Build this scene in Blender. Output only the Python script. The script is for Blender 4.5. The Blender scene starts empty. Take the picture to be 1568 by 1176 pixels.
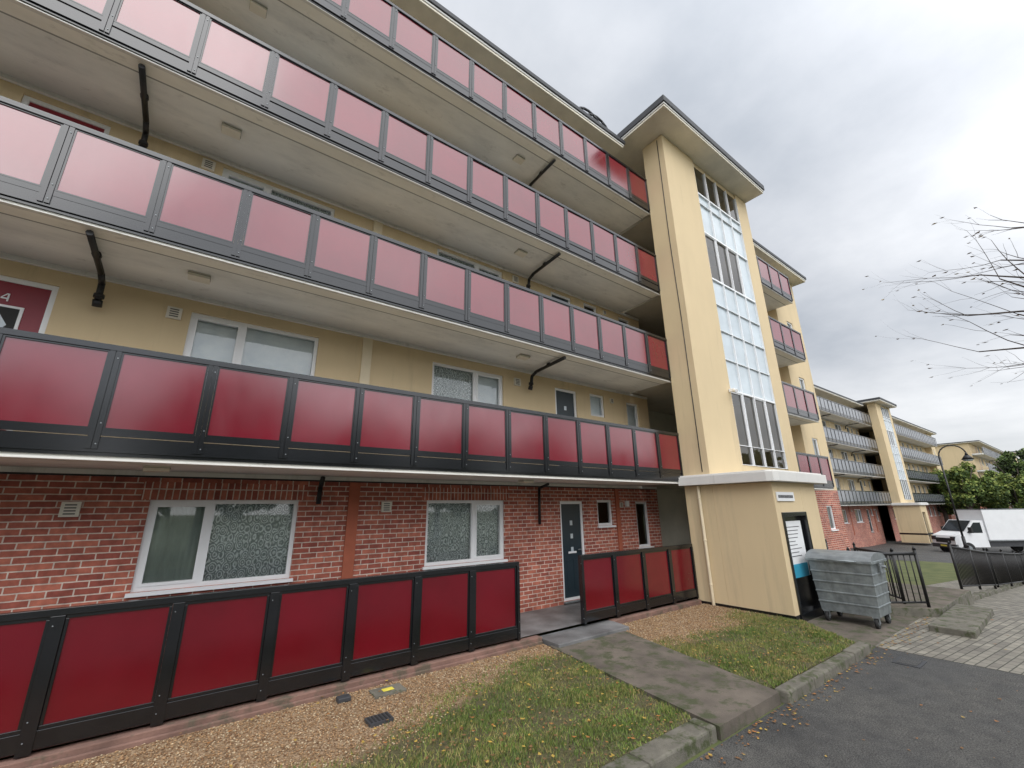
import bpy, math, random
import numpy as np
from mathutils import Vector, Matrix
random.seed(4); RNG=np.random.default_rng(7)
sc=bpy.context.scene
# ------------------------------------------------------------------ materials
def newmat(name):
    m=bpy.data.materials.new(name);m.use_nodes=True
    nt=m.node_tree;b=nt.nodes["Principled BSDF"];return m,nt,b
def N(nt,t,**kw):
    n=nt.nodes.new(t)
    for k,v in kw.items():
        if k in n.inputs: n.inputs[k].default_value=v
        else: setattr(n,k,v)
    return n
def c4(c): return (c[0],c[1],c[2],1)
def coords(nt,scale=(1,1,1)):
    tc=N(nt,"ShaderNodeTexCoord");mp=N(nt,"ShaderNodeMapping");mp.inputs["Scale"].default_value=scale
    nt.links.new(tc.outputs["Object"],mp.inputs["Vector"]);return mp.outputs[0]
def noise(nt,vec,scale,detail=5,rough=.6):
    n=N(nt,"ShaderNodeTexNoise",Scale=scale,Detail=detail,Roughness=rough)
    nt.links.new(vec,n.inputs["Vector"]);return n.outputs["Fac"]
def ramp(nt,fac,stops):
    r=N(nt,"ShaderNodeValToRGB");e=r.color_ramp.elements
    while len(e)<len(stops): e.new(.5)
    for i,(p,c) in enumerate(stops): e[i].position=p;e[i].color=c4(c)
    nt.links.new(fac,r.inputs[0]);return r.outputs[0]
def mix(nt,fac,a,b,mode="MIX"):
    n=N(nt,"ShaderNodeMix",data_type="RGBA",blend_type=mode)
    for s,v in ((0,fac),(6,a),(7,b)):
        if isinstance(v,(float,int)): n.inputs[s].default_value=v
        elif isinstance(v,tuple): n.inputs[s].default_value=c4(v)
        else: nt.links.new(v,n.inputs[s])
    return n.outputs[2]
def math_(nt,op,a,b=0.,c=None):
    n=N(nt,"ShaderNodeMath",operation=op)
    for i,v in enumerate((a,b,c)):
        if v is None: continue
        if isinstance(v,(float,int)): n.inputs[i].default_value=v
        else: nt.links.new(v,n.inputs[i])
    return n.outputs[0]
def bump(nt,b,h,strength=.3,dist=.01):
    n=N(nt,"ShaderNodeBump",Strength=strength,Distance=dist)
    nt.links.new(h,n.inputs["Height"]);nt.links.new(n.outputs[0],b.inputs["Normal"])
def M(name,col,rough=.6,var=.12,scale=2.,bmp=0,bscale=60,metal=0,ior=1.5,streak=False,col2=None,spots=None,dirt=None):
    m,nt,b=newmat(name)
    v=coords(nt,(1,1,.12) if streak else (1,1,1))
    f=noise(nt,v,scale)
    lo=tuple(x*(1-var) for x in col);hi=col2 if col2 else tuple(min(1,x*(1+var)) for x in col)
    o=ramp(nt,f,[(.3,lo),(.7,hi)])
    if streak:
        f2=noise(nt,coords(nt),.7)
        o=mix(nt,.6,o,ramp(nt,f2,[(.35,tuple(x*(1-var*1.5) for x in col)),(.65,col)]))
    if spots:
        f3=noise(nt,coords(nt),spots[1],4,.7)
        o=mix(nt,ramp(nt,f3,[(.5,(0,0,0)),(.62,(1,1,1))]),o,spots[0])
    if dirt:
        f4=noise(nt,coords(nt,(1,1,.08)),dirt[1],7,.7)
        o=mix(nt,ramp(nt,f4,[(.55,(0,0,0)),(.8,(dirt[2],)*3)]),o,dirt[0])
    nt.links.new(o,b.inputs["Base Color"])
    b.inputs["Roughness"].default_value=rough;b.inputs["Metallic"].default_value=metal;b.inputs["IOR"].default_value=ior
    if bmp: bump(nt,b,noise(nt,coords(nt),bscale,6),bmp,.01)
    return m
cream=M("cream_render",(.66,.525,.325),.88,.05,3,.35,160,streak=True,dirt=((.34,.28,.19),2.2,.6))
creamL=M("cream_pale",(.73,.63,.45),.8,.05,4,.15,120)
soff_cream=M("roof_soffit_paint",(.76,.71,.60),.8,.1,2)
white=M("white_upvc",(.80,.81,.82),.35,.03,3)
whitep=M("white_render",(.70,.69,.66),.7,.08,3,.1,80,streak=True,dirt=((.33,.32,.28),3,.8))
def panelm(name,col,ior):
    m,nt,b=newmat(name);v=coords(nt)
    nt.links.new(ramp(nt,noise(nt,v,1.3),[(.3,tuple(x*.85 for x in col)),(.7,tuple(x*1.1 for x in col))]),b.inputs["Base Color"])
    d=noise(nt,coords(nt,(1,1,.35)),2.2,5,.6)
    r=N(nt,"ShaderNodeMapRange");r.inputs["From Min"].default_value=.3;r.inputs["From Max"].default_value=.7;r.inputs["To Min"].default_value=.13;r.inputs["To Max"].default_value=.22
    nt.links.new(d,r.inputs["Value"]);nt.links.new(r.outputs[0],b.inputs["Roughness"]);b.inputs["IOR"].default_value=ior;return m
red=panelm("red_panel",(.185,.0026,.015),2.0)
greyp=panelm("grey_panel",(.16,.17,.19),1.9)
black=M("black_frame_paint",(.006,.007,.009),.20,.2,6,ior=1.7)
blackm=M("black_iron",(.010,.010,.011),.45,.2,9)
lead=M("roof_edge_dark",(.045,.047,.052),.6,.2,3)
pilred=M("red_oxide_paint",(.38,.105,.055),.75,.12,5,.1)
doorblue=M("slate_door",(.020,.035,.045),.4,.08,3)
doorred=M("red_door",(.22,.008,.02),.4,.08,3)
darkroom=M("dark_interior",(.035,.035,.035),.9,.1,2)
stairin=M("stair_interior",(.44,.41,.34),.8,.1,2)
ventm=M("vent_plastic",(.68,.64,.55),.5,.05,4)
ventd=M("vent_slots",(.12,.11,.10),.6,.05,4)
concrete=M("concrete_path",(.125,.105,.085),.9,.35,2.2,.6,90,spots=((.065,.072,.035),4.))
kerbm=M("kerb_stone",(.14,.13,.105),.9,.3,5,.6,70,spots=((.06,.07,.03),6.))
pinkstrip=M("plinth_concrete",(.20,.115,.09),.9,.3,3,.4,80,spots=((.11,.085,.06),4.))
slabgrey=M("threshold_concrete",(.15,.15,.15),.5,.5,1.8,.3,80)
galv=M("galvanised_steel",(.27,.30,.31),.45,.3,7,.15,30,metal=.55,dirt=((.10,.10,.09),4,.7))
galv2=M("galvanised_lid",(.25,.27,.28),.5,.25,5,.1,30,metal=.5)
rubber=M("rubber",(.02,.02,.02),.8,.1,5)
vanw=M("van_white",(.75,.76,.77),.3,.04,2)
glassd=M("vehicle_glass",(.02,.025,.03),.08,.1,2)
frost=M("translucent_glass",(.50,.57,.61),.14,.14,1.1,ior=1.75)
lead2=M("tile_yellow",(.70,.60,.08),.6,.15,12)
bluep=M("poster_blue",(.04,.32,.48),.5,.05,5)
bark=M("bark",(.07,.055,.045),.9,.3,10,.4,30)
def brickmat(name,rot=False,c1=(.47,.155,.10),c2=(.27,.068,.05)):
    m,nt,b=newmat(name)
    tc=N(nt,"ShaderNodeTexCoord");sp=N(nt,"ShaderNodeSeparateXYZ");nt.links.new(tc.outputs["Object"],sp.inputs[0])
    u=math_(nt,"ADD",sp.outputs[0],sp.outputs[1]);cb=N(nt,"ShaderNodeCombineXYZ")
    if rot: nt.links.new(sp.outputs[2],cb.inputs[0]);nt.links.new(u,cb.inputs[1])
    else: nt.links.new(u,cb.inputs[0]);nt.links.new(sp.outputs[2],cb.inputs[1])
    br=N(nt,"ShaderNodeTexBrick",Scale=1.)
    br.inputs["Brick Width"].default_value=.225;br.inputs["Row Height"].default_value=.075
    br.inputs["Mortar Size"].default_value=.0075;br.inputs["Mortar Smooth"].default_value=.25;br.inputs["Bias"].default_value=-.1
    br.inputs["Color1"].default_value=c4(c1);br.inputs["Color2"].default_value=c4(c2);br.inputs["Mortar"].default_value=(.64,.55,.47,1)
    if rot: br.offset=0
    wob=N(nt,"ShaderNodeVectorMath",operation="MULTIPLY_ADD");nz=N(nt,"ShaderNodeTexNoise",Scale=14.,Detail=3.);nt.links.new(cb.outputs[0],nz.inputs[0])
    nt.links.new(nz.outputs["Color"],wob.inputs[0]);wob.inputs[1].default_value=(.008,.008,0);nt.links.new(cb.outputs[0],wob.inputs[2])
    nt.links.new(wob.outputs[0],br.inputs["Vector"])
    f=noise(nt,coords(nt),11,6);o=mix(nt,.6,br.outputs["Color"],ramp(nt,f,[(.3,(.5,.45,.45)),(.7,(1.35,1.3,1.3))]),"MULTIPLY")
    f2=noise(nt,coords(nt),.9,4);o=mix(nt,.6,o,ramp(nt,f2,[(.35,(.72,.70,.70)),(.65,(1.15,1.15,1.15))]),"MULTIPLY")
    nt.links.new(o,b.inputs["Base Color"]);b.inputs["Roughness"].default_value=.85
    bump(nt,b,math_(nt,"ADD",math_(nt,"SUBTRACT",1.,br.outputs["Fac"]),math_(nt,"MULTIPLY",f,.5)),.6,.006)
    return m
brick=brickmat("red_brick");bricks=brickmat("soldier_brick",True)
def paving():
    m,nt,b=newmat("block_paving")
    v=coords(nt);br=N(nt,"ShaderNodeTexBrick",Scale=1.)
    mp=N(nt,"ShaderNodeMapping");mp.inputs["Rotation"].default_value=(0,0,.1);nt.links.new(v,mp.inputs[0])
    br.inputs["Brick Width"].default_value=.21;br.inputs["Row Height"].default_value=.105;br.inputs["Mortar Size"].default_value=.007
    br.inputs["Color1"].default_value=(.27,.25,.21,1);br.inputs["Color2"].default_value=(.16,.145,.125,1);br.inputs["Mortar"].default_value=(.05,.05,.035,1)
    nt.links.new(mp.outputs[0],br.inputs["Vector"])
    o=mix(nt,.7,br.outputs["Color"],ramp(nt,noise(nt,v,2.5,7,.7),[(.3,(.55,.55,.52)),(.7,(1.25,1.25,1.2))]),"MULTIPLY")
    nt.links.new(o,b.inputs["Base Color"]);b.inputs["Roughness"].default_value=.65
    bump(nt,b,math_(nt,"SUBTRACT",1.,br.outputs["Fac"]),.5,.006);return m
paver=paving()
def asphaltm():
    m,nt,b=newmat("asphalt")
    v=coords(nt);big=noise(nt,v,.55,5);mid=noise(nt,v,5,7,.75);fine=noise(nt,v,70,3,.85)
    o=ramp(nt,big,[(.35,(.052,.053,.055)),(.65,(.100,.098,.094))])
    o=mix(nt,.7,o,ramp(nt,mid,[(.35,(.5,.5,.5)),(.7,(1.35,1.32,1.25))]),"MULTIPLY")
    o=mix(nt,.9,o,ramp(nt,fine,[(.36,(.2,.2,.2)),(.68,(2.2,2.2,2.15))]),"MULTIPLY")
    nt.links.new(o,b.inputs["Base Color"])
    nt.links.new(ramp(nt,big,[(.4,(.55,.55,.55)),(.6,(.85,.85,.85))]),b.inputs["Roughness"])
    bump(nt,b,fine,1.,.015);return m
asphalt=asphaltm()
def soffitm():
    m,nt,b=newmat("stained_soffit")
    v=coords(nt);tc=N(nt,"ShaderNodeSeparateXYZ");nt.links.new(v,tc.inputs[0])
    f=noise(nt,coords(nt,(.6,1.6,1)),1.8,7,.68)
    y=math_(nt,"ADD",tc.outputs[1],math_(nt,"MULTIPLY",f,.45))
    base=ramp(nt,f,[(.3,(.62,.62,.605)),(.5,(.76,.755,.73)),(.7,(.84,.83,.80))])
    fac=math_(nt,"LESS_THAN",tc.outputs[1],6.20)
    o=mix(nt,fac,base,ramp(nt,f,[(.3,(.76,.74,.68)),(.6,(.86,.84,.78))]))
    ln=math_(nt,"MULTIPLY",math_(nt,"LESS_THAN",tc.outputs[1],6.225),math_(nt,"GREATER_THAN",tc.outputs[1],6.20))
    o=mix(nt,math_(nt,"MULTIPLY",ln,.75),o,(.12,.12,.11))
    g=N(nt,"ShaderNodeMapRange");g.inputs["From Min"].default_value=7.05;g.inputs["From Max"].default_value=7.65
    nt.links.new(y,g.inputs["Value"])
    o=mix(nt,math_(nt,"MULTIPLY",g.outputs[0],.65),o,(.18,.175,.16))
    f3=noise(nt,coords(nt,(.8,1.5,1)),3.0,7,.75)
    o=mix(nt,ramp(nt,f3,[(.58,(0,0,0)),(.78,(.6,.6,.6))]),o,(.20,.195,.18))
    nt.links.new(o,b.inputs["Base Color"]);b.inputs["Roughness"].default_value=.8;return m
soffit=soffitm()
def glassm():
    m=bpy.data.materials.new("window_glass");m.use_nodes=True;nt=m.node_tree;nt.nodes.clear()
    o=N(nt,"ShaderNodeOutputMaterial");t=N(nt,"ShaderNodeBsdfTransparent");t.inputs[0].default_value=(.94,.97,.96,1)
    g=N(nt,"ShaderNodeBsdfGlossy",Roughness=.02);fr=N(nt,"ShaderNodeFresnel",IOR=1.8);mx=N(nt,"ShaderNodeMixShader")
    nt.links.new(fr.outputs[0],mx.inputs[0]);nt.links.new(t.outputs[0],mx.inputs[1]);nt.links.new(g.outputs[0],mx.inputs[2]);nt.links.new(mx.outputs[0],o.inputs[0]);return m
glass=glassm();farglass=M("window_glass_solid",(.10,.12,.13),.06,.5,.8,ior=1.8)
def lacem(name,a,bc):
    m,nt,b=newmat(name)
    # flower / leaf motifs repeated on a net ground, as in machine lace
    v=coords(nt,(1,1,.75))
    w=N(nt,"ShaderNodeTexVoronoi",Scale=11.,feature="F1",Randomness=.55);nt.links.new(v,w.inputs["Vector"])
    ring=math_(nt,"SINE",math_(nt,"MULTIPLY",w.outputs["Distance"],26.))
    n=noise(nt,v,34,5,.7)
    f=math_(nt,"ADD",math_(nt,"MULTIPLY",ring,.16),n)
    o=ramp(nt,f,[(.40,bc),(.54,tuple((p+q)/2 for p,q in zip(a,bc))),(.66,a)]);nt.links.new(o,b.inputs["Base Color"]);b.inputs["Roughness"].default_value=.9
    return m
lace=lacem("lace_curtain",(.95,.97,.97),(.30,.34,.33))
plainc=M("plain_curtain",(.55,.62,.56),.9,.35,5,streak=True)
blind=M("white_blind",(.90,.94,.98),.8,.10,4)
# ------------------------------------------------------------------ mesh builder
class MB:
    def __init__(s): s.v=[];s.f=[];s.m=[];s.mats=[];s.sm=[]
    def mi(s,m):
        if m not in s.mats: s.mats.append(m)
        return s.mats.index(m)
    def face(s,pts,m,smooth=False):
        n=len(s.v);s.v+=[tuple(p) for p in pts];s.f.append(tuple(range(n,n+len(pts))));s.m.append(s.mi(m));s.sm.append(smooth)
    def box(s,x0,x1,y0,y1,z0,z1,m):
        n=len(s.v);s.v+=[(x,y,z) for z in (z0,z1) for y in (y0,y1) for x in (x0,x1)]
        for q in ((0,2,3,1),(4,5,7,6),(0,1,5,4),(2,6,7,3),(0,4,6,2),(1,3,7,5)):
            s.f.append(tuple(n+i for i in q));s.m.append(s.mi(m));s.sm.append(False)
    def cyl(s,p0,p1,r0,m,r1=None,seg=10,cap=True):
        r1=r0 if r1 is None else r1
        p0=Vector(p0);p1=Vector(p1);d=(p1-p0).normalized()
        a=d.orthogonal().normalized();b=d.cross(a);n=len(s.v)
        for p,r in ((p0,r0),(p1,r1)):
            for i in range(seg):
                t=2*math.pi*i/seg;s.v.append(tuple(p+a*math.cos(t)*r+b*math.sin(t)*r))
        k=s.mi(m)
        for i in range(seg):
            j=(i+1)%seg;s.f.append((n+i,n+j,n+seg+j,n+seg+i));s.m.append(k);s.sm.append(True)
        if cap:
            s.f.append(tuple(n+i for i in reversed(range(seg))));s.m.append(k);s.sm.append(False)
            s.f.append(tuple(n+seg+i for i in range(seg)));s.m.append(k);s.sm.append(False)
    def tube(s,pts,r,m,seg=8):
        for a,b in zip(pts,pts[1:]): s.cyl(a,b,r,m,seg=seg)
    def prism(s,poly,z0,z1,m,mt=None):
        n=len(s.v);k=len(poly);s.v+=[(x,y,z0) for x,y in poly]+[(x,y,z1) for x,y in poly]
        s.f.append(tuple(n+k+i for i in range(k)));s.m.append(s.mi(mt or m));s.sm.append(False)
        s.f.append(tuple(n+i for i in reversed(range(k))));s.m.append(s.mi(m));s.sm.append(False)
        for i in range(k):
            j=(i+1)%k;s.f.append((n+i,n+j,n+k+j,n+k+i));s.m.append(s.mi(m));s.sm.append(False)
    def build(s,name,parent=None,loc=(0,0,0),bev=0,rotz=0):
        me=bpy.data.meshes.new(name);me.from_pydata(s.v,[],s.f)
        for m in s.mats: me.materials.append(m)
        me.polygons.foreach_set("material_index",s.m);me.polygons.foreach_set("use_smooth",s.sm);me.update()
        o=bpy.data.objects.new(name,me);sc.collection.objects.link(o);o.location=loc;o.rotation_euler[2]=rotz
        if parent: o.parent=parent
        if bev:
            b=o.modifiers.new("b","BEVEL");b.width=bev;b.segments=2;b.limit_method="ANGLE"
        return o
def empty(name,loc=(0,0,0),rotz=0):
    e=bpy.data.objects.new(name,None);sc.collection.objects.link(e);e.location=loc;e.rotation_euler[2]=rotz;return e
def arr(name,verts,faces,mats,midx=None,parent=None):
    me=bpy.data.meshes.new(name);nv=len(verts);nf,k=faces.shape
    me.vertices.add(nv);me.vertices.foreach_set("co",verts.astype(np.float32).ravel())
    me.loops.add(nf*k);me.loops.foreach_set("vertex_index",faces.astype(np.int32).ravel())
    me.polygons.add(nf);me.polygons.foreach_set("loop_start",np.arange(0,nf*k,k,dtype=np.int32))
    for m in mats: me.materials.append(m)
    if midx is not None: me.polygons.foreach_set("material_index",midx.astype(np.int32))
    me.update(calc_edges=True);me.validate()
    o=bpy.data.objects.new(name,me);sc.collection.objects.link(o)
    if parent:o.parent=parent
    return o
# ------------------------------------------------------------------ facade helper
FAR=False
def facade(mb,x0,x1,z0,z1,Y,ops,matf):
    xs=sorted({x0,x1,*[v for o in ops for v in o[:2] if x0<v<x1]});zs=sorted({z0,z1,*[v for o in ops for v in o[2:4] if z0<v<z1]})
    for a,b in zip(xs,xs[1:]):
        for c,d in zip(zs,zs[1:]):
            cx,cz=(a+b)/2,(c+d)/2
            if any(o[0]<cx<o[1] and o[2]<cz<o[3] for o in ops): continue
            mb.face([(a,Y,c),(b,Y,c),(b,Y,d),(a,Y,d)],matf)
    for o in ops:
        a,b,c,d=o[:4];e=Y+.12
        mb.face([(a,Y,c),(a,e,c),(a,e,d),(a,Y,d)],matf);mb.face([(b,Y,c),(b,Y,d),(b,e,d),(b,e,c)],matf)
        mb.face([(a,Y,d),(a,e,d),(b,e,d),(b,Y,d)],matf);mb.face([(a,Y,c),(b,Y,c),(b,e,c),(a,e,c)],matf)
def window(mb,a,b,c,d,Y,mull=None,cur=lace,cur2=None,sill=True,trans=None):
    y0,y1=Y+.035,Y+.10;t=.055
    mb.box(a,a+t,y0,y1,c,d,white);mb.box(b-t,b,y0,y1,c,d,white)
    mb.box(a+t,b-t,y0,y1,d-t,d,white);mb.box(a+t,b-t,y0,y1,c,c+t,white)
    if mull:
        mb.box(mull-.04,mull+.04,y0-.003,y1,c+t,d-t,white)
        p,q=(a+t,mull-.04) if mull-a<b-mull else (mull+.04,b-t);e=.035
        mb.box(p,p+e,y0-.010,y1-.01,c+t,d-t,white);mb.box(q-e,q,y0-.010,y1-.01,c+t,d-t,white)
        mb.box(p+e,q-e,y0-.010,y1-.01,d-t-e,d-t,white);mb.box(p+e,q-e,y0-.010,y1-.01,c+t,c+t+e,white)
    mb.face([(a+t,Y+.075,c+t),(b-t,Y+.075,c+t),(b-t,Y+.075,d-t),(a+t,Y+.075,d-t)],farglass if FAR else glass)
    if sill: mb.box(a-.04,b+.04,Y-.05,Y+.034,c-.045,c-.002,white)
    if FAR: return
    segs=[(a+.02,b-.02,cur)]
    if mull and cur2: segs=[(a+.02,mull,cur2),(mull,b-.02,cur)]
    for p,q,mm in segs:
        if mm is None: continue
        n=22 if mm is not blind else 1
        for i in range(n):
            u=p+(q-p)*i/n;w=p+(q-p)*(i+1)/n
            mb.face([(u,Y+.11+.012*(i%2),c+.02),(w,Y+.11+.012*((i+1)%2),c+.02),(w,Y+.11+.012*((i+1)%2),d-.02),(u,Y+.11+.012*(i%2),d-.02)],mm)
def door(mb,a,b,c,d,Y,leaf,lite=True):
    t=.06;y0,y1=Y+.03,Y+.11
    mb.box(a,a+t,y0,y1,c,d,white);mb.box(b-t,b,y0,y1,c,d,white);mb.box(a+t,b-t,y0,y1,d-t,d,white);mb.box(a+t,b-t,y0,y1,c,c+.05,white)
    mb.box(a+t,b-t,y0+.025,y1,c+.05,d-t,leaf)
    w=b-a
    for k in (0,1):
        p=a+.16+k*(w-.32)/2;q=p+(w-.32)/2-.05
        mb.box(p+.02,q,y0+.015,y0+.024,c+.2,c+.8,leaf)
    if lite:
        mb.box(a+.24,b-.24,y0+.012,y0+.024,d-.86,d-.36,white);mb.box(a+.27,b-.27,y0+.008,y0+.0115,d-.83,d-.39,darkroom)
        cx,cz=(a+b)/2,d-.61
        mb.face([(cx-.1,y0+.006,cz),(cx,y0+.006,cz-.16),(cx+.1,y0+.006,cz),(cx,y0+.006,cz+.16)],frost)
        nx,nz=cx+.02,d-.26   # house number 4
        mb.box(nx+.012,nx+.026,y0+.012,y0+.024,nz-.05,nz+.05,white);mb.box(nx-.04,nx+.0118,y0+.012,y0+.024,nz-.022,nz-.008,white)
        mb.face([(nx-.04,y0+.0115,nz-.008),(nx-.026,y0+.0115,nz-.008),(nx+.012,y0+.0115,nz+.04),(nx+.012,y0+.0115,nz+.05),(nx+.004,y0+.0115,nz+.05)],white)
    else:
        for i in range(3): mb.box((a+b)/2-.035,(a+b)/2+.035,y0+.012,y0+.024,d-.42-.28*i-.1,d-.42-.28*i,frost)
    mb.box((a+b)/2-.12,(a+b)/2+.12,y0+.010,y0+.024,c+.93,c+.97,white)
    mb.cyl((b-.13,y0+.03,c+1.0),(b-.13,y0-.03,c+1.0),.014,galv);mb.box(b-.22,b-.12,y0-.035,y0-.02,c+.99,c+1.01,galv)
    mb.box(a-.02,b+.02,Y-.06,Y+.029,c-.03,c-.003,galv2)
def vent(mb,x,z,Y,s=.085):
    mb.box(x-s,x+s,Y-.035,Y-.002,z-s,z+s,ventm)
    for i in range(4):
        zz=z-s*.6+i*s*.4;mb.box(x-s*.6,x+s*.6,Y-.039,Y-.0355,zz-.008,zz+.008,ventd)
SOF=[2.47,5.00,7.48,10.08];PB=[2.77,5.27,7.80,10.37];RT=[3.67,6.17,8.70,11.27];WT=[2.11,4.77,7.37,9.97,12.05];FL=[0,2.68,5.21,7.70,10.30]
YF,YW=5.93,7.30
def rail(mf,mp,x0,x1,pb,rt,bot,pmat,w=.86):
    n=max(1,round((x1-x0)/w));w=(x1-x0)/n
    mf.box(x0,x1,YF-.03,YF+.04,rt-.06,rt,black)
    mf.box(x0,x1,YF-.012,YF+.03,pb-.065,pb-.001,black)
    for i in range(n+1):
        x=x0+i*w
        for s in (-1,1):
            if (i==0 and s<0) or (i==n and s>0): continue
            a,b=sorted((x+s*.004,x+s*.046));mf.box(a,b,YF-.024,YF+.028,bot,rt-.061,black)
        if 0<i<n: mf.box(x-.0038,x+.0038,YF-.01,YF+.02,bot,rt-.061,black)
        for zz in (pb+.06,rt-.14,bot+.05):
            mf.cyl((x+.026,YF-.032,zz),(x+.026,YF-.0245,zz),.007,galv2,seg=6)
    for i in range(n):
        a=x0+i*w+.047;b=a+w-.094;t=.018
        mf.box(a,b,YF-.014,YF+.02,rt-.061-t,rt-.061,black);mf.box(a,b,YF-.014,YF+.02,pb,pb+t,black)
        mf.box(a,a+t,YF-.0145,YF+.02,pb+t,rt-.061-t,black);mf.box(b-t,b,YF-.0145,YF+.02,pb+t,rt-.061-t,black)
        j=random.uniform(-.004,.004);k=random.uniform(-.004,.004)
        x_,y_=a+t,b-t
        mp.face([(x_,YF-.004+j,pb+t),(y_,YF-.004-j,pb+t),(y_,YF-.004-j+k,rt-.061-t),(x_,YF-.004+j+k,rt-.061-t)],pmat)
        mp.box(x_,y_,YF+.006,YF+.012,pb+t,rt-.061-t,pmat)
def slab(ms,x0,x1,s,fl):
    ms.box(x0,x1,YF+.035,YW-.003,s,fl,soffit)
    ms.box(x0,x1,YF+.012,YF+.034,s+.035,fl+.02,black)
    ms.box(x0,x1,YF-.008,YF+.011,s+.07,fl+.012,black)
    ms.box(x0,x1,YF+.004,YF+.060,s-.012,s-.002,whitep)
def layout(k):
    t=WT[k];L=[]
    for off in (0,-8.4,-16.8):
        L+=[(-.39+off,1.36+off,t-1.09,t,"w"),(3.47+off,5.18+off,t-1.11,t,"w2"),(-2.62+off,-1.75+off,FL[k]+.05,t-.03,"d")]
    L+=[(6.70,7.42,FL[k]+.05,t-.02,"d2"),(7.90,8.43,t-.58,t+.01,"s"),(9.34,9.84,t-1.14,t-.03,"s")]
    return L
def block(name,org,xl,xre,detail,pm,endw=2.45):
    global FAR
    FAR=not detail
    root=empty(name,org)
    wl,win,fr,pn,sl,rf=MB(),MB(),MB(),MB(),MB(),MB()
    XB=xre-endw
    for k in range(5):
        z0=[-2.2,2.50,5.03,7.51,10.11][k];z1=[2.50,5.03,7.51,10.11,12.25][k]
        mt=brick if k==0 else cream
        ops=[o for o in layout(k) if o[0]>xl+.3]
        if k==0 and detail: ops=[o for o in ops if not(o[4]=="d" and o[0]>-3)]
        facade(wl,xl,10.3,z0,z1,YW,ops,mt)
        for o in ops:
            a,b,c,d,ty=o
            if ty=="w": window(win,a,b,c,d,YW,a+.67,lace if k in(0,2) else blind,plainc if k==0 else blind)
            elif ty=="w2": window(win,a,b,c,d,YW,a+1.0,blind if k%2 else lace,lace)
            elif ty=="s": window(win,a,b,c,d,YW,None,blind if k%2 else None,sill=k==0)
            elif ty=="d": door(win,a,b,c,d,YW,doorred)
            else: door(win,a,b,c,d,YW,doorblue,False)
            if k==0 and ty in("w","w2"): wl.box(a-.1,b+.1,YW-.006,YW-.002,d+.002,d+.225,bricks)
        for off in (0,-8.4):
            if 2.17+off>xl: wl.box(2.085+off,2.255+off,YW-.03,YW-.002,z0 if k else 0,z1-.06,pilred if k==0 else creamL)
        if k==0: wl.box(8.55,8.68,YW-.03,YW-.002,0,z1-.06,pilred)
        if k==0: win.box(8.92,9.02,YW-.06,YW-.002,1.96,2.1,white)
        for x in ((-1.1,2.72,8.75) if k==0 else (-.58,5.55,8.72)):
            vent(win,x,WT[k]-.09 if k else 2.0,YW,.085 if x<6 else .06)
        mt=brick if k==0 else cream
        rops=[(q,q+1.0,WT[k]-1.1,WT[k],"w") for q in np.arange(15.2,XB-1.2,2.2)]
        facade(wl,13.6,XB,z0,z1,YW+.001,rops,mt)
        for o in rops: window(win,o[0],o[1],o[2],o[3],YW+.001,None,blind)
        facade(wl,XB,xre,z0,z1,6.6,[(XB+.9,XB+1.5,WT[k]-1.1,WT[k]-.2)],mt)
        window(win,XB+.9,XB+1.5,WT[k]-1.1,WT[k]-.2,6.6,None,blind)
        for xx in (XB,xre):
            wl.face([(xx,6.6,z0),(xx,13.,z0),(xx,13.,z1),(xx,6.6,z1)],mt)
        wl.face([(xl,YW,z0),(xl,13.,z0),(xl,13.,z1),(xl,YW,z1)],mt)
        wl.face([(xl,13.,z0),(xre,13.,z0),(xre,13.,z1),(xl,13.,z1)],mt)
    wl.box(xl+.1,10.2,8.0,8.1,-2.,12.2,darkroom)
    for z in FL[1:]: wl.box(xl+.1,10.2,YW+.2,7.99,z-.2,z,darkroom)
    wl.box(10.2,13.7,8.4,8.5,-2.,12.2,stairin);wl.box(10.2,10.3,YW+.003,8.39,-2.,12.2,cream)
    for k in range(4):
        slab(sl,xl,9.455,SOF[k],FL[k+1]);slab(sl,14.452,XB-.003,SOF[k],FL[k+1])
        rail(fr,pn,9.455-.86*round((9.455-xl)/.86),9.455,PB[k],RT[k],SOF[k]+.1,pm)
        rail(fr,pn,14.455,XB-.005,PB[k],RT[k],SOF[k]+.1,pm)
        sl.box(9.6,14.3,6.0,8.39,SOF[k]+.03,FL[k+1]-.01,stairin)
        for x in (-1.35,5.85,-9.75):
            if x<xl: continue
            s=SOF[k]-.035;y0=YF+.09
            if k>0:
                sl.tube([(x,y0,s-.02),(x,6.95,s-.07),(x,7.12,s-.14),(x,7.16,s-.36)],.036,blackm);sl.cyl((x,7.16,s-.28),(x,7.16,s-.33),.055,blackm);sl.cyl((x,7.16,s-.36),(x,7.2,s-.44),.05,blackm)
                sl.cyl((x,6.5,s-.03),(x,6.56,s-.03),.046,blackm)
        for x in (-.35,5.15,-7.5):
            if x<xl: continue
            sl.box(x-.12,x+.12,6.45,6.62,SOF[k]-.06,SOF[k]-.002,ventm)
            sl.box(x-.125,x+.125,6.445,6.625,SOF[k]-.022,SOF[k]-.018,ventd)
        wl.box(xl,10.25,YW-.05,YW-.004,SOF[k]-.06,SOF[k]-.001,whitep)
    if detail:
        sl.tube([(1.62,7.1,2.44),(1.62,7.2,2.30),(1.62,7.22,2.05)],.036,blackm);sl.tube([(6.03,6.9,2.43),(6.03,7.2,2.36),(6.03,7.22,1.62)],.03,blackm)
        wl.tube([(xl,7.27,2.40),(10.2,7.27,2.40)],.012,blackm)
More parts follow.
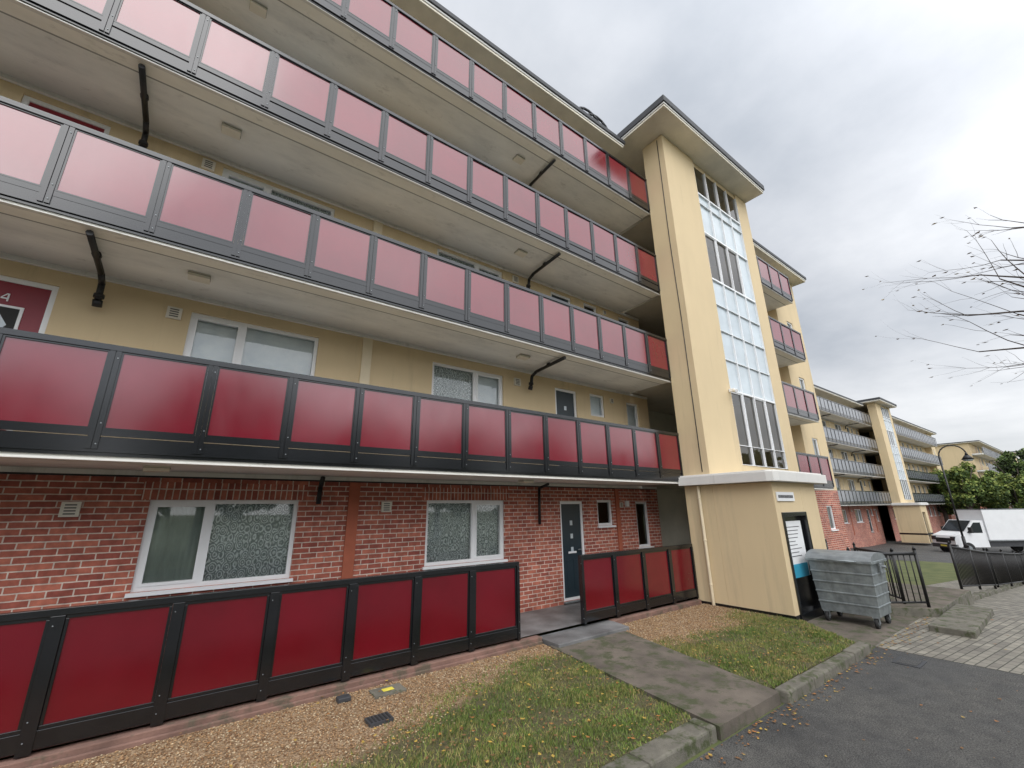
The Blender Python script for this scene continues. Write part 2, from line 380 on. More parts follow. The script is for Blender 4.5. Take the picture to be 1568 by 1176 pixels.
    def roof(x0,x1,y0,y1,zb,zt):
        rf.box(x0,x1,y0,y1,zb,zb+.06,soff_cream)
        rf.box(x0-.02,x1+.02,y0-.02,y1+.02,zb+.062,zb+.12,whitep)
        rf.box(x0-.05,x1+.05,y0-.05,y1+.05,zb+.122,zt,lead)
    roof(xl-.3,8.66,6.02,13.4,12.05,12.30)
    roof(14.55,xre+.3,6.1,13.4,12.05,12.30)
    roof(8.72,14.5,4.65,13.2,12.40,12.72)
    T=MB();G=MB()
    T.box(9.46,11.08,5.25,5.925,2.62,12.39,cream)
    T.box(13.72,14.45,5.25,YW-.01,2.62,12.39,cream)
    T.box(11.081,13.719,5.28,5.5,2.62,2.93,cream);T.box(11.081,13.719,5.30,5.5,12.22,12.388,cream)
    zs=[2.93,3.42,4.86,5.75,6.6,7.4,8.2,9.75,10.8,11.15,12.22]
    clear={0,1,6,9}
    xs=[11.081+(13.719-11.081)*i/4 for i in range(5)]
    for i,(c,d) in enumerate(zip(zs,zs[1:])):
        th=.05 if i in (2,6,7,9) else .014
        G.box(11.081,13.719,5.262,5.35,c,c+th,white)
        for j,(a,b) in enumerate(zip(xs,xs[1:])):
            cl_=i in clear and not(i==6 and j==3)
            mm=(farglass if FAR else glass) if cl_ else frost
            dy=random.uniform(-.007,.007);dz=random.uniform(-.004,.004)
            G.face([(a,5.31+dy,c+.02),(b,5.31-dy,c+.02),(b,5.31-dy+dz,d),(a,5.31+dy+dz,d)],mm)
            if cl_ and i in (1,6) and j in (0,2):
                G.box(a+.02,a+.045,5.28,5.33,c+th,d,white);G.box(b-.045,b-.02,5.28,5.33,c+th,d,white)
                G.box(a+.046,b-.046,5.28,5.33,d-.03,d-.001,white)
    for j,x in enumerate(xs): G.box(x-.013 if j else x,x+.013 if j<4 else x,5.256,5.352,2.93,12.22,white)
    P=MB()
    fx=9.68;gx=10.78
    P.box(9.46,fx,3.98,5.245,-.9,2.40,cream);P.box(9.462,11.6,5.246,5.93,-.9,2.40,cream)
    P.box(gx,11.6,3.98,5.245,-.9,2.40,cream);P.box(fx,gx,3.98,5.245,1.78,2.40,cream)
    P.box(fx,gx,4.14,5.2,-.9,1.78,darkroom)
    P.box(9.452,11.61,3.97,5.94,-.2,-.05,black)
    P.prism([(9.26,5.95),(9.26,3.98),(9.30,3.86),(9.40,3.80),(11.9,3.80),(12.04,3.86),(12.1,4.0),(12.1,5.24),(14.5,5.24),(14.5,5.95)],2.405,2.60,whitep)
    P.prism([(9.32,5.94),(9.32,4.0),(9.42,3.88),(11.9,3.88),(12.02,4.0),(12.02,5.22),(12.02,5.94)],2.601,2.635,whitep)
    if detail:
        P.box(fx-.03,fx+.03,3.95,4.13,-.19,1.80,black);P.box(gx-.03,gx+.03,3.95,4.13,-.19,1.80,black);P.box(fx+.031,gx-.031,3.95,4.13,1.72,1.80,black)
        P.box(fx+.031,gx-.031,4.06,4.12,-.19,1.719,black)
        P.cyl((9.41,5.55,-.1),(9.41,5.55,2.39),.035,creamL)
        for zz in (.3,1.2,2.1): P.cyl((9.41,5.55,zz),(9.41,5.55,zz+.03),.043,creamL)
        T.tube([(9.452,5.42,2.7),(9.452,5.41,6.5),(9.452,5.44,9),(9.452,5.42,12.3)],.011,blackm)
        T.box(10.95,11.02,5.1,5.24,4.80,4.88,white);T.cyl((10.98,5.12,4.82),(10.75,4.95,4.74),.045,white)
        T.cyl((10.98,5.12,4.84),(10.98,5.24,4.84),.02,galv)
    wl.build("walls",root);win.build("windows_and_doors",root);fr.build("balcony_frames",root);pn.build("balcony_panels",root)
    sl.build("balcony_slabs",root);rf.build("roof",root,bev=.012);T.build("stair_tower_walls",root,bev=.008);G.build("stair_tower_glazing",root);P.build("porch",root,bev=.008)
    return root
b1=block("apartment_building",(0,0,0),-13.,21.6,True,red)
block("apartment_building",(44.8,6.5,-.6),-20.,40.3,False,greyp)
block("apartment_building",(125.,4.1,-.8),-25.,30.,False,greyp)
h=MB()
for dx in (0,.35):
    h.tube([(7.4+dx+.5*math.cos(t),6.15,12.3+.42*math.sin(t)) for t in np.linspace(0,math.pi,9)],.035,lead)
h.build("access_hoops",b1)
s=empty("notice_board");q=MB()
q.box(9.80,10.62,4.035,4.055,.55,1.62,white);q.box(9.86,10.56,4.028,4.034,.55,.80,bluep)
for i in range(9): q.box(9.88,10.2+random.random()*.3,4.031,4.0345,1.5-i*.07,1.512-i*.07,lead)
q.build("poster",s)
s=empty("name_plate");q=MB();q.box(9.55,10.35,3.955,3.975,2.02,2.20,white)
for i in range(12): q.box(9.6+i*.058,9.64+i*.058,3.951,3.9545,2.08,2.14,lead)
q.build("plate",s)
# ------------------------------------------------------------------ garden panel fences
def gfence(x0,x1,n):
    f=empty("panel_fence");a,p=MB(),MB();w=(x1-x0)/n;yy=YF
    a.box(x0,x1,yy-.035,yy+.045,1.06,1.12,black);a.box(x0,x1,yy-.03,yy+.04,.03,.17,black)
    for i in range(n+1):
        x=x0+i*w;a.box(max(x0,x-.05)+.001,min(x1,x+.05)-.001,yy-.042,yy+.05,.0,1.059,black)
        for zz in (.1,.25,.98): a.cyl((x-.02,yy-.05,zz),(x-.02,yy-.0425,zz),.006,galv2,seg=6)
    for i in range(n):
        c=x0+i*w+.05;d=c+w-.10
        a.box(c,d,yy-.02,yy+.03,1.03,1.0595,black);a.box(c,d,yy-.02,yy+.03,.1705,.20,black)
        a.box(c,c+.025,yy-.0205,yy+.03,.2005,1.0295,black);a.box(d-.025,d,yy-.0205,yy+.03,.2005,1.0295,black)
        j=random.uniform(-.004,.004);k=random.uniform(-.004,.004)
        p.face([(c+.025,yy-.008+j,.20),(d-.025,yy-.008-j,.20),(d-.025,yy-.008-j+k,1.03),(c+.025,yy-.008+j+k,1.03)],redf)
        p.box(c+.025,d-.025,yy+.003,yy+.008,.20,1.03,redf)
    a.build("frame",f,bev=.004);p.build("panels",f)
redf=panelm("red_panel_low",(.130,.0018,.009),1.7)
gfence(4.47-.875*16,4.47,16);gfence(5.87,9.44,4)
# ------------------------------------------------------------------ ground
def gz(x):
    pts=[(-1e4,-.2),(13,-.2),(25,-.95),(50,-1.7),(1e4,-1.7)]
    for (a,c),(b,d) in zip(pts,pts[1:]):
        if a<=x<=b: return c+(d-c)*(x-a)/(b-a)
lawnm=M("grass_ground",(.085,.115,.03),.95,.35,1.5,.5,50,col2=(.13,.14,.05))
def sheet(name,xs,y0,y1,off,m):
    mb=MB();xs=sorted(set([x for x in xs]+[x for x in (13,25,50) if min(xs)<x<max(xs)]))
    for a,b in zip(xs,xs[1:]): mb.face([(a,y0,gz(a)+off),(b,y0,gz(b)+off),(b,y1,gz(b)+off),(a,y1,gz(a)+off)],m)
    return mb.build(name)
sheet("ground",[-900,900],-900,900,-.004,lawnm)
sheet("road",[-120,9.0],-7,2.70,.0,asphalt)
sheet("road",[9.0,140],-7,1.0,.0,asphalt)
sheet("car_park",[34,84],1.004,16,.002,asphalt)
sheet("pavement",[9.0,30],1.0,2.72,.003,paver)
sheet("pavement",[8.75,15.2],2.72,6.2,.004,concrete)
sheet("pavement",[15.2,34],2.722,4.1,.03,paver)
sheet("path",[-13,13.5],5.98,7.3,.2,slabgrey)
def soilm():
    m,nt,b=newmat("gravel_bed");v=coords(nt);sp=N(nt,"ShaderNodeSeparateXYZ");nt.links.new(v,sp.inputs[0])
    n1=N(nt,"ShaderNodeTexVoronoi",Scale=70.);nt.links.new(v,n1.inputs["Vector"])
    o=ramp(nt,n1.outputs["Color"],[(.1,(.13,.08,.045)),(.5,(.29,.185,.10)),(.9,(.42,.31,.20))])
    nz=noise(nt,v,3.,6)
    o=mix(nt,.5,o,ramp(nt,nz,[(.3,(.7,.7,.65)),(.7,(1.1,1.1,1.1))]),"MULTIPLY")
    lineL=math_(nt,"MULTIPLY_ADD",sp.outputs[0],.29,4.05);isr=math_(nt,"GREATER_THAN",sp.outputs[0],5.2)
    line=math_(nt,"ADD",math_(nt,"MULTIPLY",lineL,math_(nt,"SUBTRACT",1.,isr)),math_(nt,"MULTIPLY",isr,4.5))
    d=math_(nt,"SUBTRACT",line,sp.outputs[1]);d=math_(nt,"ADD",math_(nt,"MULTIPLY",d,1.6),nz)
    o=mix(nt,ramp(nt,d,[(.45,(0,0,0)),(.85,(1,1,1))]),o,ramp(nt,noise(nt,v,40,4),[(.3,(.045,.042,.018)),(.7,(.13,.115,.05))]))
    nt.links.new(o,b.inputs["Base Color"]);b.inputs["Roughness"].default_value=.9
    bump(nt,b,n1.outputs["Distance"],.8,.01);return m
gravel=soilm()
bed=MB()
bed.prism([(-20,2.98),(4.40,2.98),(4.84,5.80),(-20,5.80)],-.25,-.10,gravel)
bed.prism([(5.76,2.86),(8.62,2.80),(9.0,3.6),(9.44,3.97),(9.44,5.80),(6.42,5.80)],-.25,-.10,gravel)
bed.build("gravel_bed")
pl=MB();pl.box(-20,4.86,5.84,5.98,-.25,-.012,pinkstrip);pl.box(6.55,9.44,5.84,5.98,-.25,-.03,pinkstrip);pl.box(-20,4.84,5.802,5.838,-.25,-.06,pinkstrip);pl.build("fence_plinth",bev=.01)
pt=MB();pt.prism([(4.43,2.72),(5.72,2.72),(6.40,5.62),(4.82,5.62)],-.25,-.085,concrete);pt.build("path")
pt=MB();pt.prism([(4.86,5.45),(6.50,5.45),(6.60,6.0),(4.88,6.0)],-.2,-.04,slabgrey);pt.build("doorstep",bev=.01)
kb=MB();x=-20.
while x<4.3:
    b=min(x+.9,4.42);kb.box(x,b-.008,2.74,2.975,-.3,-.085+random.uniform(-.008,.008),kerbm);x+=.9
x=5.76
while x<8.6:
    b=min(x+.72,8.66);kb.box(x,b-.008,2.64+random.uniform(-.01,.01),2.80,-.3,-.08+random.uniform(-.01,.01),kerbm);x+=.72
kb.build("kerb",bev=.02)
st=MB();st.prism([(11.25,3.5),(12.2,2.45),(15.2,2.45),(15.2,5.2),(12.3,5.2)],-.6,-.04,kerbm,concrete)
st.prism([(10.75,2.40),(10.70,1.82),(13.3,1.90),(13.4,2.44)],-.3,-.10,kerbm)
st.build("steps",bev=.012)
kb=MB()
for i in range(20):
    x=15.25+i*.95;z=gz(x+.45);kb.box(x,x+.93,2.56,2.70,z-.3,z+.10,kerbm)
kb.build("kerb",bev=.01)
sheet("lawn",[15.3,34],4.104,7.2,.03,lawnm)
dc=MB();dc.box(2.05,2.42,5.42,5.66,-.10,-.075,kerbm);dc.box(2.17,2.30,5.50,5.58,-.0745,-.068,lead2);dc.build("marker_slab",bev=.006)
dc=MB();dc.box(1.78,2.02,4.80,4.98,-.10,-.07,lead)
for i in range(6): dc.box(1.80+i*.037,1.815+i*.037,4.82,4.96,-.0695,-.064,rubber)
dc.build("drain_cover")
dc=MB();dc.box(1.68,1.82,5.55,5.66,-.1,-.05,lead);dc.build("drain_cover",bev=.01)
dc=MB();dc.box(8.3,8.7,2.05,2.35,-.2,-.192,lead);dc.box(8.34,8.66,2.09,2.31,-.1915,-.187,asphalt);dc.build("manhole_cover")
# ------------------------------------------------------------------ grass, stones, leaves
def vn(x,y): return (np.sin(x*2.1+1.3*np.sin(y*1.7))+np.sin(y*3.3+x*1.1)+.6*np.sin(x*7.1-y*5.3)+.5*np.sin(x*13+y*11))/3.1
def grassp(x,y):
    left=x<5
    line=np.where(left,4.05+.29*x,4.5+.05*(x-6))
    d=line-y+.34*vn(x,y);return np.clip(.5+d*1.6,0,1)
def inbed(x,y,e=0.):
    l=(x<4.40+e+(y-2.98)*.156)&(y>2.98-e)&(y<5.79)
    r=(x>5.80-e+(y-2.9)*.225)&(y>2.84-e)&(y<5.79)&(x<8.55+(y-2.8)*.8)&(x<9.43)
    return l|r
n=330000
X=RNG.uniform(-3,9.4,n);Y=RNG.uniform(2.8,5.8,n)
edge=.035*(vn(X*6,Y*6)+.6)
k=inbed(X,Y,edge)&(RNG.random(n)<grassp(X,Y))&(RNG.random(n)<np.clip(.50+.62*vn(X*2.3+1,Y*2.6)+.25*vn(X*7,Y*8),.06,1))
X,Y=X[k],Y[k];n=len(X)
hgt=RNG.uniform(.015,.045,n)*(1+.5*vn(X*1.5,Y*3));a=RNG.uniform(0,6.28,n);w=RNG.uniform(.003,.006,n);l=RNG.uniform(0,.035,n);b=RNG.uniform(0,6.28,n)
V=np.empty((n,3,3));z=-.101
V[:,0]=np.stack([X-np.cos(a)*w,Y-np.sin(a)*w,np.full(n,z)],1);V[:,1]=np.stack([X+np.cos(a)*w,Y+np.sin(a)*w,np.full(n,z)],1)
V[:,2]=np.stack([X+np.cos(b)*l,Y+np.sin(b)*l,z+hgt],1)
g1=M("grass_blade",(.15,.205,.038),.7,.3,2.5);g2=M("grass_blade_dry",(.30,.26,.09),.8,.25,2.5);g3=M("grass_blade_dark",(.075,.125,.025),.7,.3,2.5)
pr=vn(X*1.3+4,Y*1.9)
mi=np.where(RNG.random(n)<.30+.42*pr,1,np.where(RNG.random(n)<.38,2,0))
arr("grass",V.reshape(-1,3),np.arange(3*n).reshape(-1,3),[g1,g2,g3],mi)
n=48000
X=RNG.uniform(-2.6,9.4,n);Y=RNG.uniform(2.9,5.8,n);k=inbed(X,Y)&(RNG.random(n)>grassp(X,Y)*.985);X,Y=X[k],Y[k];n=len(X)
oc=np.array([[1,0,0],[0,1,0],[-1,0,0],[0,-1,0],[0,0,1],[0,0,-1]],float);of=np.array([[0,1,4],[1,2,4],[2,3,4],[3,0,4],[1,0,5],[2,1,5],[3,2,5],[0,3,5]])
r=RNG.uniform(.006,.014,n)
V=oc[None]*r[:,None,None]*RNG.uniform(.65,1.2,(n,6,1));V[:,:,2]*=.65
a=RNG.uniform(0,6.28,n);ca,sa=np.cos(a)[:,None],np.sin(a)[:,None];vx=V[:,:,0]*ca-V[:,:,1]*sa;vy=V[:,:,0]*sa+V[:,:,1]*ca
V=np.stack([vx+X[:,None],vy+Y[:,None],V[:,:,2]-.097+r[:,None]*.3],2)
F=(of[None]+6*np.arange(n)[:,None,None]).reshape(-1,3)
p1=M("pebble_tan",(.38,.235,.12),.8,.3,30);p2=M("pebble_pale",(.52,.41,.27),.8,.2,30);p3=M("pebble_brown",(.20,.105,.05),.8,.3,30)
arr("gravel",V.reshape(-1,3),F,[p1,p2,p3],np.repeat(RNG.choice(3,n,p=[.55,.22,.23]),8))
def leafq(X,Y,Z,s):
    n=len(X);a=RNG.uniform(0,6.28,n);t=RNG.uniform(-.5,.5,(n,2))
    c=np.array([[-1,0],[0,-.6],[1,0],[0,.6]])
    V=np.empty((n,4,3))
    for i,(u,v) in enumerate(c):
        x=(u*np.cos(a)-v*np.sin(a))*s;y=(u*np.sin(a)+v*np.cos(a))*s
        V[:,i]=np.stack([X+x,Y+y,Z+np.abs(x*t[:,0])+np.abs(y*t[:,1])],1)
    return V.reshape(-1,3),np.arange(4*n).reshape(-1,4)
n=1900;X=RNG.uniform(-2,9.3,n);Y=RNG.uniform(2.9,5.8,n);k=inbed(X,Y)&((grassp(X,Y)>.3)|(RNG.random(n)<.35));X,Y=X[k],Y[k]
Xr=np.concatenate([RNG.uniform(3,13,420),RNG.uniform(3,14,90)]);Yr=np.concatenate([2.68-np.abs(RNG.normal(0,.12,420)),RNG.uniform(.6,2.5,90)])
Z=np.concatenate([np.full(len(X),-.072),np.full(len(Xr),-.193)])
X=np.concatenate([X,Xr]);Y=np.concatenate([Y,Yr]);V,F=leafq(X,Y,Z,RNG.uniform(.010,.028,len(X)))
l1=M("leaf_yellow",(.45,.30,.06),.7,.2,9);l2=M("leaf_brown",(.19,.10,.04),.8,.3,9);l3=M("leaf_orange",(.36,.15,.04),.7,.2,9)
arr("fallen_leaves",V,F,[l1,l2,l3],RNG.choice(3,len(X),p=[.25,.55,.2]))
# ------------------------------------------------------------------ bin
bn=empty("communal_bin",(10.58,3.36,-.2))
b=MB()
def frustum(mb,a,b2,c,d,z0,z1,m):
    p=[(-a,-b2,z0),(a,-b2,z0),(a,b2,z0),(-a,b2,z0),(-c,-d,z1),(c,-d,z1),(c,d,z1),(-c,d,z1)]
    for q in ((3,2,1,0),(4,5,6,7),(0,1,5,4),(1,2,6,5),(2,3,7,6),(3,0,4,7)): mb.face([p[i] for i in q],m)
frustum(b,.34,.45,.41,.50,.19,1.08,galv)
for i in range(4):
    z=.34+i*.18;t=(z-.19)/.89;u=.34+.07*t;w=.45+.05*t;b.box(-u-.013,u+.013,-w-.013,w+.013,z,z+.03,galv)
b.box(-.45,.45,-.54,.54,1.081,1.13,galv)
for sy in (-1,1):
    b.cyl((0,sy*.54,1.02),(0,sy*.62,1.02),.025,galv2);b.box(-.08,.08,sy*.54 if sy>0 else -.56,.56 if sy>0 else -.54,.9,1.08,galv2)
b.build("body",bn,bev=.012)
b=MB()
segs=8
for i in range(segs):
    t0,t1=math.pi*i/segs,math.pi*(i+1)/segs
    x0,z0=-.44*math.cos(t0),1.132+.13*math.sin(t0);x1,z1=-.44*math.cos(t1),1.132+.13*math.sin(t1)
    b.face([(x0,-.53,z0),(x1,-.53,z1),(x1,.53,z1),(x0,.53,z0)],galv2,True)
for sy in (-.53,.53): b.face([(-.44*math.cos(math.pi*i/segs),sy,1.132+.13*math.sin(math.pi*i/segs)) for i in range(segs+1)],galv2)
b.tube([(-.45,-.3,1.12),(-.51,-.3,1.12),(-.51,.3,1.12),(-.45,.3,1.12)],.013,galv)
b.build("lid",bn)
b=MB()
for sx in (-.3,.3):
    for sy in (-.38,.38):
        b.cyl((sx,sy-.025,.085),(sx,sy+.025,.085),.085,rubber,seg=18);b.cyl((sx,sy-.028,.085),(sx,sy+.028,.085),.035,galv2,seg=10)
        b.box(sx-.03,sx+.03,sy-.042,sy-.034,.08,.185,galv2);b.box(sx-.03,sx+.03,sy+.034,sy+.042,.08,.185,galv2)
        b.box(sx-.05,sx+.05,sy-.05,sy+.05,.17,.19,galv2)
b.build("castors",bn)
# ------------------------------------------------------------------ railings
def railing(pts,h=1.0,name="iron_railing",rr=.010,sp=.115):
    r=MB()
    for (a,b) in zip(pts,pts[1:]):
        a=Vector(a);b=Vector(b);L=(b-a).length;n=max(2,int(L/sp))
        up=Vector((0,0,1))
        for zz in (.10,h): r.cyl(a+up*zz,b+up*zz,.02 if zz<.5 else .03,blackm,seg=6)
        for i in range(n+1):
            p=a.lerp(b,i/n);post=i==0 or i==n or i%14==0
            r.cyl(p+up*(0 if post else .1),p+up*(h+(.08 if post else 0)),.028 if post else rr,blackm,seg=6)
            if post: r.cyl(p+up*(h+.08),p+up*(h+.14),.034,blackm,.01,seg=8)
    return r.build(name)
railing([(11.15,3.45,-.05),(12.15,2.62,-.05)])
railing([(11.3,4.3,-.05),(14.3,4.9,-.05)],.95)
railing([(12.2,3.0,-.05),(13.4,4.0,-.05)],.95)
railing([(15.6,2.66,-.12),(20,2.60,-.54),(25,2.45,-.9),(38,2.0,-1.3),(44,.5,-1.5)],1.0,rr=.011,sp=.14)
# ------------------------------------------------------------------ street lamp
lp=empty("street_lamp",(46,7.,-1.6));l=MB()
l.cyl((0,0,0),(0,0,1.2),.10,blackm,seg=12);l.cyl((0,0,1.2),(0,0,7.0),.065,blackm,.05,seg=12)
A=[(0,-.75+.75*math.cos(t),7.0+.75*math.sin(t)) for t in np.linspace(0,math.pi*.93,10)]
l.tube(A,.045,blackm);e=A[-1]
l.cyl((0,e[1],6.95),(0,e[1],7.15),.10,blackm,.05);l.cyl((0,e[1],6.62),(0,e[1],6.95),.36,blackm,.12,seg=16);l.cyl((0,e[1],6.52),(0,e[1],6.62),.24,frost,.30,seg=16)
l.build("post_and_lantern",lp)
# ------------------------------------------------------------------ van (local +x is forward)
vn_=empty("box_van",(48.6,6.7,-1.62),math.radians(140))
v=MB()
v.box(-5.2,.05,-1.1,1.1,.85,3.10,vanw)
v.box(-5.2,.052,-1.105,1.105,.86,.93,galv2);v.box(-5.2,.052,-1.105,1.105,3.03,3.10,galv2)
v.box(-5.1,.0,-.95,.95,.45,.849,lead)
prof=[(.06,.42),(.06,2.30),(.75,2.32),(1.55,1.50),(2.25,1.22),(2.38,.95),(2.38,.42)]
n=len(prof)
v.face([(x,-.98,z) for x,z in prof],vanw);v.face([(x,.98,z) for x,z in reversed(prof)],vanw)
for i in range(n):
    a,b=prof[i],prof[(i+1)%n];v.face([(a[0],-.98,a[1]),(a[0],.98,a[1]),(b[0],.98,b[1]),(b[0],-.98,b[1])],vanw)
v.face([(.82,-.88,2.29),(.82,.88,2.29),(1.55,.92,1.545),(1.55,-.92,1.545)],glassd)
for sy in (-.99,.99):
    v.face([(.30,sy,1.42),(1.42,sy,1.42),(.78,sy,2.15),(.30,sy,2.15)],glassd)
    e=.24*np.sign(sy);v.box(1.15,1.28,min(sy,sy+e),max(sy,sy+e),1.42,1.82,rubber)
    for wx in (1.55,-3.6):
        v.cyl((wx,sy-.16*np.sign(sy),.34),(wx,sy+.012*np.sign(sy),.34),.42,rubber,seg=20)
        v.cyl((wx,sy-.1*np.sign(sy),.34),(wx,sy+.03*np.sign(sy),.34),.20,galv,seg=14)
v.box(2.381,2.40,-.62,.62,.72,1.05,rubber);v.box(2.25,2.45,-.98,.98,.36,.62,lead)
for sy in (-.80,.80): v.box(2.30,2.41,sy-.16,sy+.16,.88,1.16,glassd)
v.box(2.451,2.46,-.26,.26,.44,.55,lead2)
v.build("body",vn_,bev=.03)
# ------------------------------------------------------------------ trees
lfA=M("foliage_green",(.11,.165,.035),.8,.4,.6);lfB=M("foliage_light",(.22,.26,.06),.8,.3,.6);lfC=M("foliage_dark",(.05,.085,.022),.8,.3,.6)
def tree(name,x,y,z,h,r,nl=4500,ls=.18,mats=None):
    root=empty(name,(x,y,z));t=MB();t.cyl((0,0,0),(.1,0,h*.4),.035*h,bark,.022*h,seg=9)
    for i in range(9):
        a=i*2.4;e=Vector((math.cos(a)*r*.55,math.sin(a)*r*.55,h*(.5+.05*i)));t.cyl((.1*i/9,0,h*(.25+.03*i)),e,.014*h,bark,.004*h,seg=6)
    t.build("trunk",root)
    C=[];n=26
    for i in range(n):
        u=RNG.normal(size=3);u/=np.linalg.norm(u);rr=RNG.uniform(.35,.95);C.append((u[0]*r*rr,u[1]*r*rr,h*.60+u[2]*h*.36*rr,RNG.uniform(.2,.4)*r))
    C=np.array(C);i=RNG.integers(0,n,nl);u=RNG.normal(size=(nl,3));u/=np.linalg.norm(u,axis=1)[:,None];u*=RNG.uniform(.5,1.05,(nl,1))
    P=C[i,:3]+u*C[i,3:4];s=RNG.uniform(.5,1.,nl)*ls
    A=RNG.normal(size=(nl,3));A/=np.linalg.norm(A,axis=1)[:,None];B=np.cross(A,RNG.normal(size=(nl,3)));B/=np.linalg.norm(B,axis=1)[:,None]
    V=np.stack([P-A*s[:,None],P-B*s[:,None]*.6,P+A*s[:,None],P+B*s[:,None]*.6],1).reshape(-1,3)
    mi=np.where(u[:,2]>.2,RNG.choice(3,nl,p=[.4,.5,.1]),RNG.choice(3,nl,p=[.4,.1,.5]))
    return arr("foliage",V,np.arange(4*nl).reshape(-1,4),mats or [lfA,lfB,lfC],mi,root),t
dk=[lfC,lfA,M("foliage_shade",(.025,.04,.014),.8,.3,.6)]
for x,y,h,r,mm in ((80,13.2,8.6,2.6,None),(79,10.6,9.2,2.7,None),(86,9.4,8.6,2.7,None),(84,7.0,7.4,2.5,None),(92,6.8,11.5,3.3,dk),(94,3.4,13.5,3.5,dk),(76,4.4,6.6,2.3,None)):
    tree("tree",x,y,-1.7,h,r,6000,.24,mm)
src,_=tree("unseen_tree",-24,-17,-.8,11,4.8,2200,.6,dk)  # unseen row opposite, added as dark trees for panels and windows to reflect
tmesh=[o for o in src.parent.children if o is not src][0].data
for x in range(-15,80,8):
    r_=empty("unseen_tree",(x+RNG.uniform(-1,1),-18+RNG.uniform(-1.5,1.5),-.8),RNG.uniform(0,6));sc_=RNG.uniform(.70,.98);r_.scale=(sc_,sc_,sc_)
    for nme,dd in (("foliage",src.data),("trunk",tmesh)):
        o=bpy.data.objects.new(nme,dd);sc.collection.objects.link(o);o.parent=r_
# bare autumn tree at the kerb, just right of the view
bt=empty("bare_tree",(12,-1.9,-.2));t=MB();tips=[]
t.cyl((0,0,0),(0,.05,3.2),.16,bark,.12,seg=12);t.cyl((0,.05,3.2),(.1,0,9.5),.12,bark,.03,seg=10)
def br(p,d,L,r,dep):
    if dep==0 or L<.08: tips.append(p);return
    n=4;q=p
    for i in range(n):
        d=(d+Vector((random.uniform(-.22,.22),random.uniform(-.2,.2),random.uniform(-.12,.2)))).normalized()
        w=q+d*L/n;t.cyl(q,w,r*(1-.7*i/n),bark,r*(1-.7*(i+1)/n),seg=5,cap=False);q=w
        if i>0:
            for s in range(1 if random.random()<.7 else 2):
                dd=(d+Vector((random.uniform(-.9,.9),random.uniform(-.5,.7),random.uniform(-.6,.8)))).normalized()
                br(q,dd,L*random.uniform(.32,.55),r*(1-.7*(i+1)/n)*.6,dep-1)
    tips.append(q)
for z,d,L in ((3.6,(0,1,.42),2.5),(4.6,(-.1,1,.55),2.7),(5.6,(.1,1,.5),2.3),(4.0,(.2,.9,.15),2.2),(4.4,(-.05,1,.30),2.9),(5.0,(.05,1,.28),2.8),(3.9,(-.1,1,.5),2.7),(5.4,(-.1,1,.12),2.6),(6.5,(0,.9,.5),1.9),(5,(1,-.2,.6),2.5),(5.5,(-.5,-1,.6),2.5),(6,(-1,-.2,.6),1.6)):
    br(Vector((.03,.03,z)),Vector(d).normalized(),L,.038,3)
t.build("branches",bt)
k=[p for p in tips if random.random()<.14];P=np.array([tuple(p) for p in k]);V,F=leafq(P[:,0],P[:,1],P[:,2]-.03,RNG.uniform(.03,.06,len(P)))
arr("leaves",V,F,[l2,l1],RNG.choice(2,len(P),p=[.8,.2]),bt)
# ------------------------------------------------------------------ light and sky
el,az=math.radians(44),math.radians(216)
sd=Vector((math.sin(az)*math.cos(el),math.cos(az)*math.cos(el),math.sin(el)))
L=bpy.data.lights.new("sun","SUN");L.energy=1.5;L.angle=math.radians(50);L.color=(1,.975,.94)
lo=bpy.data.objects.new("sun",L);sc.collection.objects.link(lo);lo.rotation_euler=(-sd).to_track_quat("-Z","Y").to_euler()
W=bpy.data.worlds.new("World");sc.world=W;W.use_nodes=True;nt=W.node_tree;nt.nodes.clear()
out=N(nt,"ShaderNodeOutputWorld");sky=N(nt,"ShaderNodeTexSky",sky_type="NISHITA",sun_disc=False,sun_elevation=el,sun_rotation=az)
bg=N(nt,"ShaderNodeBackground",Strength=.09);nt.links.new(sky.outputs[0],bg.inputs[0])
tc=N(nt,"ShaderNodeTexCoord");nm=N(nt,"ShaderNodeVectorMath",operation="NORMALIZE");nt.links.new(tc.outputs["Generated"],nm.inputs[0])
sp=N(nt,"ShaderNodeSeparateXYZ");nt.links.new(nm.outputs[0],sp.inputs[0])
zz=math_(nt,"ADD",math_(nt,"MAXIMUM",sp.outputs[2],0.),.16)
cb=N(nt,"ShaderNodeCombineXYZ");nt.links.new(math_(nt,"DIVIDE",sp.outputs[0],zz),cb.inputs[0]);nt.links.new(math_(nt,"DIVIDE",sp.outputs[1],zz),cb.inputs[1])
f1=noise(nt,cb.outputs[0],1.1,7,.55);f2=noise(nt,cb.outputs[0],.5,3,.5)
f=math_(nt,"ADD",math_(nt,"MULTIPLY",f1,.5),math_(nt,"MULTIPLY",f2,.5))
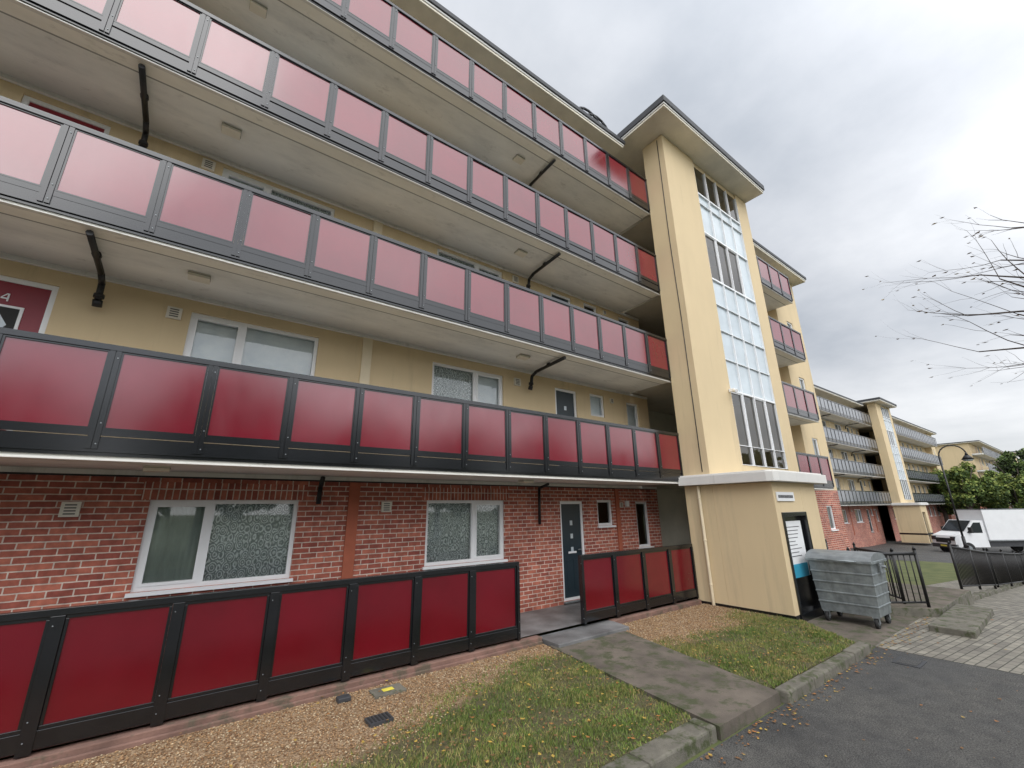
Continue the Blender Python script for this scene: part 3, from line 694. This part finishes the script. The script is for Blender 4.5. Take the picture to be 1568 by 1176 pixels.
cl=ramp(nt,f,[(.38,(.40,.43,.475)),(.49,(.58,.60,.635)),(.60,(.80,.81,.83))])
hz=N(nt,"ShaderNodeMapRange");hz.inputs["From Min"].default_value=.0;hz.inputs["From Max"].default_value=.30;hz.inputs["To Min"].default_value=.55;hz.inputs["To Max"].default_value=0
nt.links.new(sp.outputs[2],hz.inputs["Value"]);cl=mix(nt,hz.outputs[0],cl,(.86,.86,.86))
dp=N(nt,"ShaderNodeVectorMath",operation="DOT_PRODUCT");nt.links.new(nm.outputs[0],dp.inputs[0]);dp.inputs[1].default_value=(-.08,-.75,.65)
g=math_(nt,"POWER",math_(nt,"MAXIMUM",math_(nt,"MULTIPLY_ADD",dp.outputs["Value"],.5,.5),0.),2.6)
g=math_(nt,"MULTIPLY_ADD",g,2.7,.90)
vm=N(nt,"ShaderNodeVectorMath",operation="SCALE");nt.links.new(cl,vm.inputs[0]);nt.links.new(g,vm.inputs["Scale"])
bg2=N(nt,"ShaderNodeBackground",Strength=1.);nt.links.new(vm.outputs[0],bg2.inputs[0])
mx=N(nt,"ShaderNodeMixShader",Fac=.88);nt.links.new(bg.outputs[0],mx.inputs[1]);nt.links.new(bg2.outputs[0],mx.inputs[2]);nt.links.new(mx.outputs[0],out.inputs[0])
sc.view_settings.view_transform="Standard";sc.view_settings.look="None";sc.view_settings.exposure=0
# ------------------------------------------------------------------ camera
cd=bpy.data.cameras.new("camera");cam=bpy.data.objects.new("camera",cd);sc.collection.objects.link(cam);sc.camera=cam
cd.sensor_width=36;cd.lens=650/1568*36;cd.clip_end=3000;cd.clip_start=.05
th=math.atan(192/650);ph=math.atan(913.5/677.8)
Fh=Vector((math.cos(ph),math.sin(ph),0));R=Vector((math.sin(ph),-math.cos(ph),0));Zu=Vector((0,0,1))
Fw=Fh*math.cos(th)+Zu*math.sin(th);D=Fh*math.sin(th)-Zu*math.cos(th)
Ri=(R+.014*D).normalized();Dn=(D-.014*R).normalized()
mt=Matrix((Ri,-Dn,-Fw)).transposed().to_4x4();mt.translation=Vector((0,0,1.93));cam.matrix_world=mt
